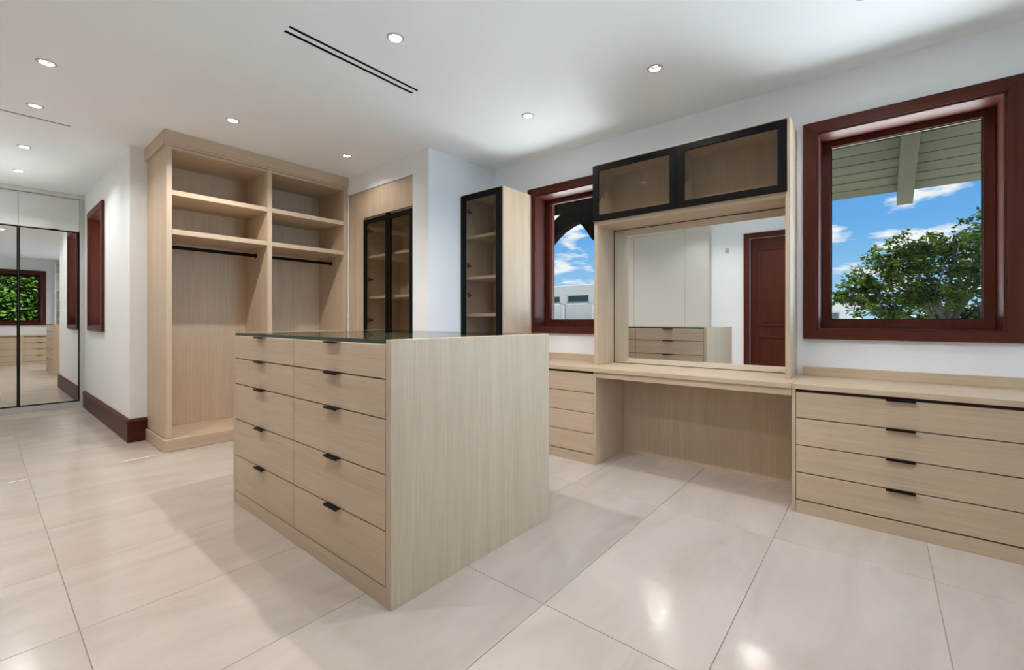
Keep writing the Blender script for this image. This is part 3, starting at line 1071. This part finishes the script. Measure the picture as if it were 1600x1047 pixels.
# ------------------------------------------------------------------ drawers and shelves along the near wall (in the mirrored doors)
RF = -0.75
ru = thing('drawer_unit', (0.4, -1.0, 0), 'long oak drawer bank under the rear window, reflected in the mirror doors', 'drawer unit', group='oak drawer units')
RX0, RX1 = -0.595, 1.360
box('carcass', (RX0, RX1), (YN + 0.003, RF - 0.0215), (0, 0.7335), 'carcass', ru, 0)
box('plinth', (RX0, RX1), (RF - 0.02, RF), (0, 0.073), 'oak_x', ru, 0.001)
box('stile', (0.700, 0.785), (RF - 0.021, RF), (0.0735, 0.7335), 'oak_z', ru, 0.001)
for ca, cb in ((0.789, 1.356), (RX0, 0.696)):
    for k in range(4):
        d = box('drawer', (ca, cb), (RF - 0.021, RF), (rz[k] + 0.003, rz[k + 1] - 0.003), 'oak_x', ru, 0.001)
        tab_pull_y(d, RF, 1, (ca + cb) / 2, rz[k + 1] - 0.0003)
wt3 = thing('worktop', (0.4, -1.0, 0.735), 'oak worktop under the rear window with foliage outside', 'worktop', group='oak worktops')
box('board', (RX0, RX1), (YN + 0.003, RF + 0.012), (0.7345, 0.766), 'oak_x', wt3, 0.002)

sh = thing('shelf_tower', (1.8, -1.05, 0), 'tall white open shelf tower beside the rear window, in the mirror doors', 'shelf')
SX0, SX1 = 1.365, 2.20
for x0, x1 in ((SX0, SX0 + 0.02), (SX1 - 0.02, SX1)):
    box('side_panel', (x0, x1), (YN + 0.003, -0.86), (0, 2.72), 'white_lacquer', sh, 0.001)
box('back_panel', (SX0 + 0.0205, SX1 - 0.0205), (YN + 0.003, YN + 0.02), (0, 2.72), 'white_lacquer', sh, 0)
for z in (0.08, 0.55, 0.90, 1.19, 1.42, 1.69, 1.97, 2.39, 2.70):
    box('shelf', (SX0 + 0.0205, SX1 - 0.0205), (YN + 0.0205, -0.862), (z - 0.011, z + 0.011), 'white_lacquer', sh, 0.001)

# ------------------------------------------------------------------ ceiling fittings
def air_vent(x0, x1, slots, label):
    ys = [q for p in slots for q in p[2:]]
    v = thing('air_vent', ((x0 + x1) / 2, (min(ys) + max(ys)) / 2, CEIL), label, 'air vent', group='linear air vents')
    slots = [p[2:] for p in slots]
    for a, b in slots:
        box('slot', (x0 + 0.001, x1 - 0.001), (a + 0.001, b - 0.001), (CEIL + 0.002, CEIL + 0.040), 'vent_dark', v, 0)
        frame_mesh('slot_frame', (x0 - 0.006, x1 + 0.006), (a - 0.006, b + 0.006), 0.0065, CEIL - 0.0008, CEIL - 0.0002, FZ, 'ceiling', v, bev=0)
    if len(slots) == 2:
        box('centre_bar', (x0, x1), (slots[0][1] + 0.0075, slots[1][0] - 0.0075), (CEIL - 0.0008, CEIL - 0.0002), 'ceiling', v, 0)
    return v


air_vent(1.119, 2.021, SLOTS[0:2], 'double slot linear air vent in the ceiling over the island')
air_vent(-0.40, 0.511, SLOTS[2:3], 'single dark slot air vent in the corridor ceiling at the far left')


def downlight(x, y, label, dim, proto=None):
    root = thing('downlight', (x, y, CEIL), label, 'downlight', group='recessed ceiling downlights')
    if proto is None:
        bm, _ = lathe('t', [(0.0315, 0.001), (0.0335, -0.004), (0.046, -0.0035), (0.050, -0.0004), (0.0315, -0.0002)], (x, y, CEIL), None, seg=36)
        finish('trim_ring', bm, 'trim_white', root, centre=(x, y, CEIL), smooth=True)
        bm, r = lathe('b', [(0.0312, 0.0), (0.0312, 0.014), (0.0195, 0.024), (0.0195, 0.052), (0.0335, 0.052), (0.0335, 0.002)], (x, y, CEIL), None, seg=36)
        finish('baffle', bm, 'baffle_grey', root, centre=(x, y, CEIL), smooth=True)
        bm, r = lathe('l', [(0.0165, 0.0145), (0.0185, 0.018), (0.0185, 0.036), (0.0001, 0.036)], (x, y, CEIL), None, seg=24)
        bm.faces.new(r[0])
        finish('lamp', bm, 'lamp', root, centre=(x, y, CEIL))
    else:
        for ch in proto.children:
            if ch.type != 'MESH':
                continue
            c = ch.copy()
            c.parent = root
            COL.objects.link(c)
            WORLD[c] = Vector((x, y, CEIL))
    ld = bpy.data.lights.new('downlight_beam', 'AREA')
    ld.shape = 'DISK'
    ld.size = 0.030
    ld.energy = LAMP_W * dim
    ld.color = LAMP_COL
    lo = bpy.data.objects.new('downlight_beam', ld)
    lo.parent = root
    lo.location = (0, 0, 0.0135)
    COL.objects.link(lo)
    return root


proto = None
for x, y, lab in DOWNLIGHTS:
    # the lamps by the window wall and by the niche are dimmed
    dim = 0.28 if x > 2.3 and y > 3 else (0.50 if x > 2.7 else (0.70 if x > 0.8 and y < 1.5 else (1.55 if x > 0.8 else 0.72)))
    d = downlight(x, y, lab, dim, proto)
    proto = proto or d

# ------------------------------------------------------------------ outdoors
def branch(bm, p0, p1, r0, r1, seg=7):
    d = (p1 - p0)
    q = d.to_track_quat('Z', 'Y')
    a, b = [], []
    for i in range(seg):
        t = 2 * math.pi * i / seg
        off = q @ Vector((math.cos(t), math.sin(t), 0))
        a.append(bm.verts.new(p0 + off * r0))
        b.append(bm.verts.new(p1 + off * r1))
    for i in range(seg):
        bm.faces.new((a[i], a[(i + 1) % seg], b[(i + 1) % seg], b[i]))


def tree(name, base, blobs, nleaf, size, mat, label, seed, group=None):
    rnd = random.Random(seed)
    t = thing(name, base, label, 'tree', group)
    base = Vector(base)
    bm = bmesh.new()
    fork = base + Vector((0, 0, 1.0))
    branch(bm, base, fork, 0.13, 0.10)
    for c, r, _ in blobs:
        c = Vector(c)
        mid = fork.lerp(c, 0.5) + Vector((rnd.uniform(-.1, .1), rnd.uniform(-.1, .1), -0.1))
        branch(bm, fork, mid, 0.06, 0.04)
        branch(bm, mid, c, 0.04, 0.02)
        for k in range(5):
            e = c + Vector((rnd.gauss(0, 1), rnd.gauss(0, 1), rnd.gauss(0, 1))).normalized() * r * 0.9
            branch(bm, mid.lerp(c, rnd.uniform(0.3, 1)), e, 0.018, 0.006, 5)
    finish('trunk', bm, 'bark', t)
    verts, faces = [], []
    tot = sum(b[1] ** 2 * b[2] for b in blobs)
    for c, r, w in blobs:
        c = Vector(c)
        n = int(nleaf * r * r * w / tot)
        ncl = max(12, n // 26)
        for k in range(ncl):
            v = Vector((rnd.gauss(0, 1), rnd.gauss(0, 1), rnd.gauss(0, 1))).normalized()
            cc = c + v * r * (rnd.random() ** 0.45) * 0.92
            cr = r * rnd.uniform(0.10, 0.20)
            for q in range(n // ncl):
                p = cc + Vector((rnd.gauss(0, 1), rnd.gauss(0, 1), rnd.gauss(0, .6))) * cr * 0.8
                s = size * rnd.uniform(0.6, 1.3)
                d1 = Vector((rnd.gauss(0, 1), rnd.gauss(0, 1), rnd.gauss(-0.2, 0.5))).normalized()
                up = Vector((rnd.gauss(0, .6), rnd.gauss(0, .6), 1)).normalized()
                d2 = d1.cross(up)
                if d2.length < 1e-3:
                    continue
                d2 = d2.normalized() * s * 0.28
                i = len(verts)
                verts += [p, p + d1 * s * 0.5 + d2, p + d1 * s, p + d1 * s * 0.5 - d2]
                faces.append((i, i + 1, i + 2, i + 3))
    me = bpy.data.meshes.new('crown')
    me.from_pydata([v - base for v in verts], [], faces)
    me.materials.append(M[mat])
    o = link('crown', me, base, t)
    o['kind'] = 'stuff'
    return t


tree('shade_tree', (13.2, -1.1, -0.15),
     [((13.5, -1.80, 2.95), 0.62, 1.2), ((13.2, -1.20, 2.55), 0.55, 1.0), ((13.1, -0.62, 2.72), 0.52, 1.2), ((12.9, -0.15, 2.35), 0.50, 1.2),
      ((12.9, 0.28, 1.98), 0.42, 1.2), ((13.2, -1.6, 1.95), 0.75, 0.8), ((13.0, -0.75, 1.85), 0.72, 1.1), ((12.8, 0.05, 1.55), 0.55, 1.2),
      ((13.6, -2.6, 2.5), 0.9, 0.7), ((13.3, -0.9, 1.15), 0.80, 0.8), ((12.8, 0.62, 1.72), 0.26, 1.5), ((13.3, -1.75, 1.2), 0.7, 0.8)],
     21000, 0.10, 'leaf', 'spreading green tree outside the big right window under the eaves', 5)
tree('garden_tree', (0.3, -5.2, -0.15),
     [((0.6, -5.0, 1.6), 0.9, 1.0), ((-0.4, -5.0, 1.9), 0.9, 1.0), ((1.4, -5.3, 1.9), 0.9, 1), ((0.2, -5.3, 2.6), 1.1, 1.0), ((1.2, -5.6, 3.0), 1.1, 1),
      ((-1.0, -5.6, 2.9), 1.1, 1), ((0.4, -5.2, 0.8), 1.0, 1), ((1.6, -5.4, 0.9), 0.9, 1), ((-1.0, -5.3, 1.0), 0.9, 1)],
     30000, 0.16, 'leaf_bright', 'bright green foliage outside the rear window, seen in the mirror doors', 11)

# pale blue wall added out of view to reflect cool sunlight through the rear windows
gw = thing('fill_wall', (2, -7.5, -0.15), 'pale blue fill wall added behind the foliage of the rear window', 'wall')
box('wall', (-9, 14), (-7.7, -7.4), (-0.15, 5.2), 'blue_fill', gw, 0)
box('coping', (-9, 14), (-7.75, -7.35), (5.2005, 5.28), 'blue_fill', gw, 0.01)

# pale concrete building seen through window 2
bd = thing('concrete_building', (34, 20, -0.15), 'flat roofed pale concrete building with teal windows seen through the smaller window', 'building')
BX = 32.0
wins = [(21.15, 23.3, 2.68, 3.27), (18.34, 20.43, 2.66, 3.31), (15.4, 17.5, 2.66, 3.31)]
slab = slab_with_holes('wall', (13.0, 24.6), (-0.15, 4.0), (BX, BX + 0.4), wins, FX, 'concrete', parent=bd)
box('body', (BX + 0.402, BX + 6), (13.0, 24.6), (-0.15, 3.9), 'concrete', bd, 0)
box('roof_slab', (BX - 0.15, BX + 6), (12.9, 24.7), (4.002, 4.10), 'concrete', bd, 0.02)
for a, b, c, d in wins:
    wn = frame_mesh('window', (a + 0.01, b - 0.01), (c + 0.01, d - 0.01), 0.05, BX + 0.06, BX + 0.14, FX, 'concrete_white', bd, bev=0)
    box('pane', (BX + 0.09, BX + 0.11), (a + 0.062, b - 0.062), (c + 0.062, d - 0.062), 'teal_glass', wn, 0)
    box('sill', (BX - 0.12, BX - 0.002), (a - 0.05, b + 0.05), (c - 0.18, c - 0.06), 'concrete_white', bd, 0.01)
for y in (20.72, 17.9, 23.5):
    box('pilaster', (BX - 0.10, BX - 0.002), (y - 0.11, y + 0.11), (-0.15, 2.45), 'concrete_white', bd, 0.01)

# white house glimpsed low at the left of window 1
hs = thing('white_house', (18.5, 1.4, -0.15), 'white house corner glimpsed under the tree in the right window', 'building')
slab_with_holes('wall', (0.55, 4.0), (-0.15, 1.55), (17.0, 17.3), [(0.95, 1.35, 0.6, 1.42)], FX, 'concrete_white', parent=hs)
box('body', (17.302, 20), (0.55, 4.0), (-0.15, 1.5), 'concrete_white', hs, 0)
box('roof_slab', (16.85, 20.2), (0.45, 4.1), (1.552, 1.66), 'concrete_white', hs, 0.01)
wn = frame_mesh('window', (0.955, 1.345), (0.605, 1.415), 0.03, 17.05, 17.12, FX, 'concrete_white', hs, bev=0)
box('pane', (17.07, 17.09), (0.987, 1.313), (0.637, 1.383), 'teal_glass', wn, 0)
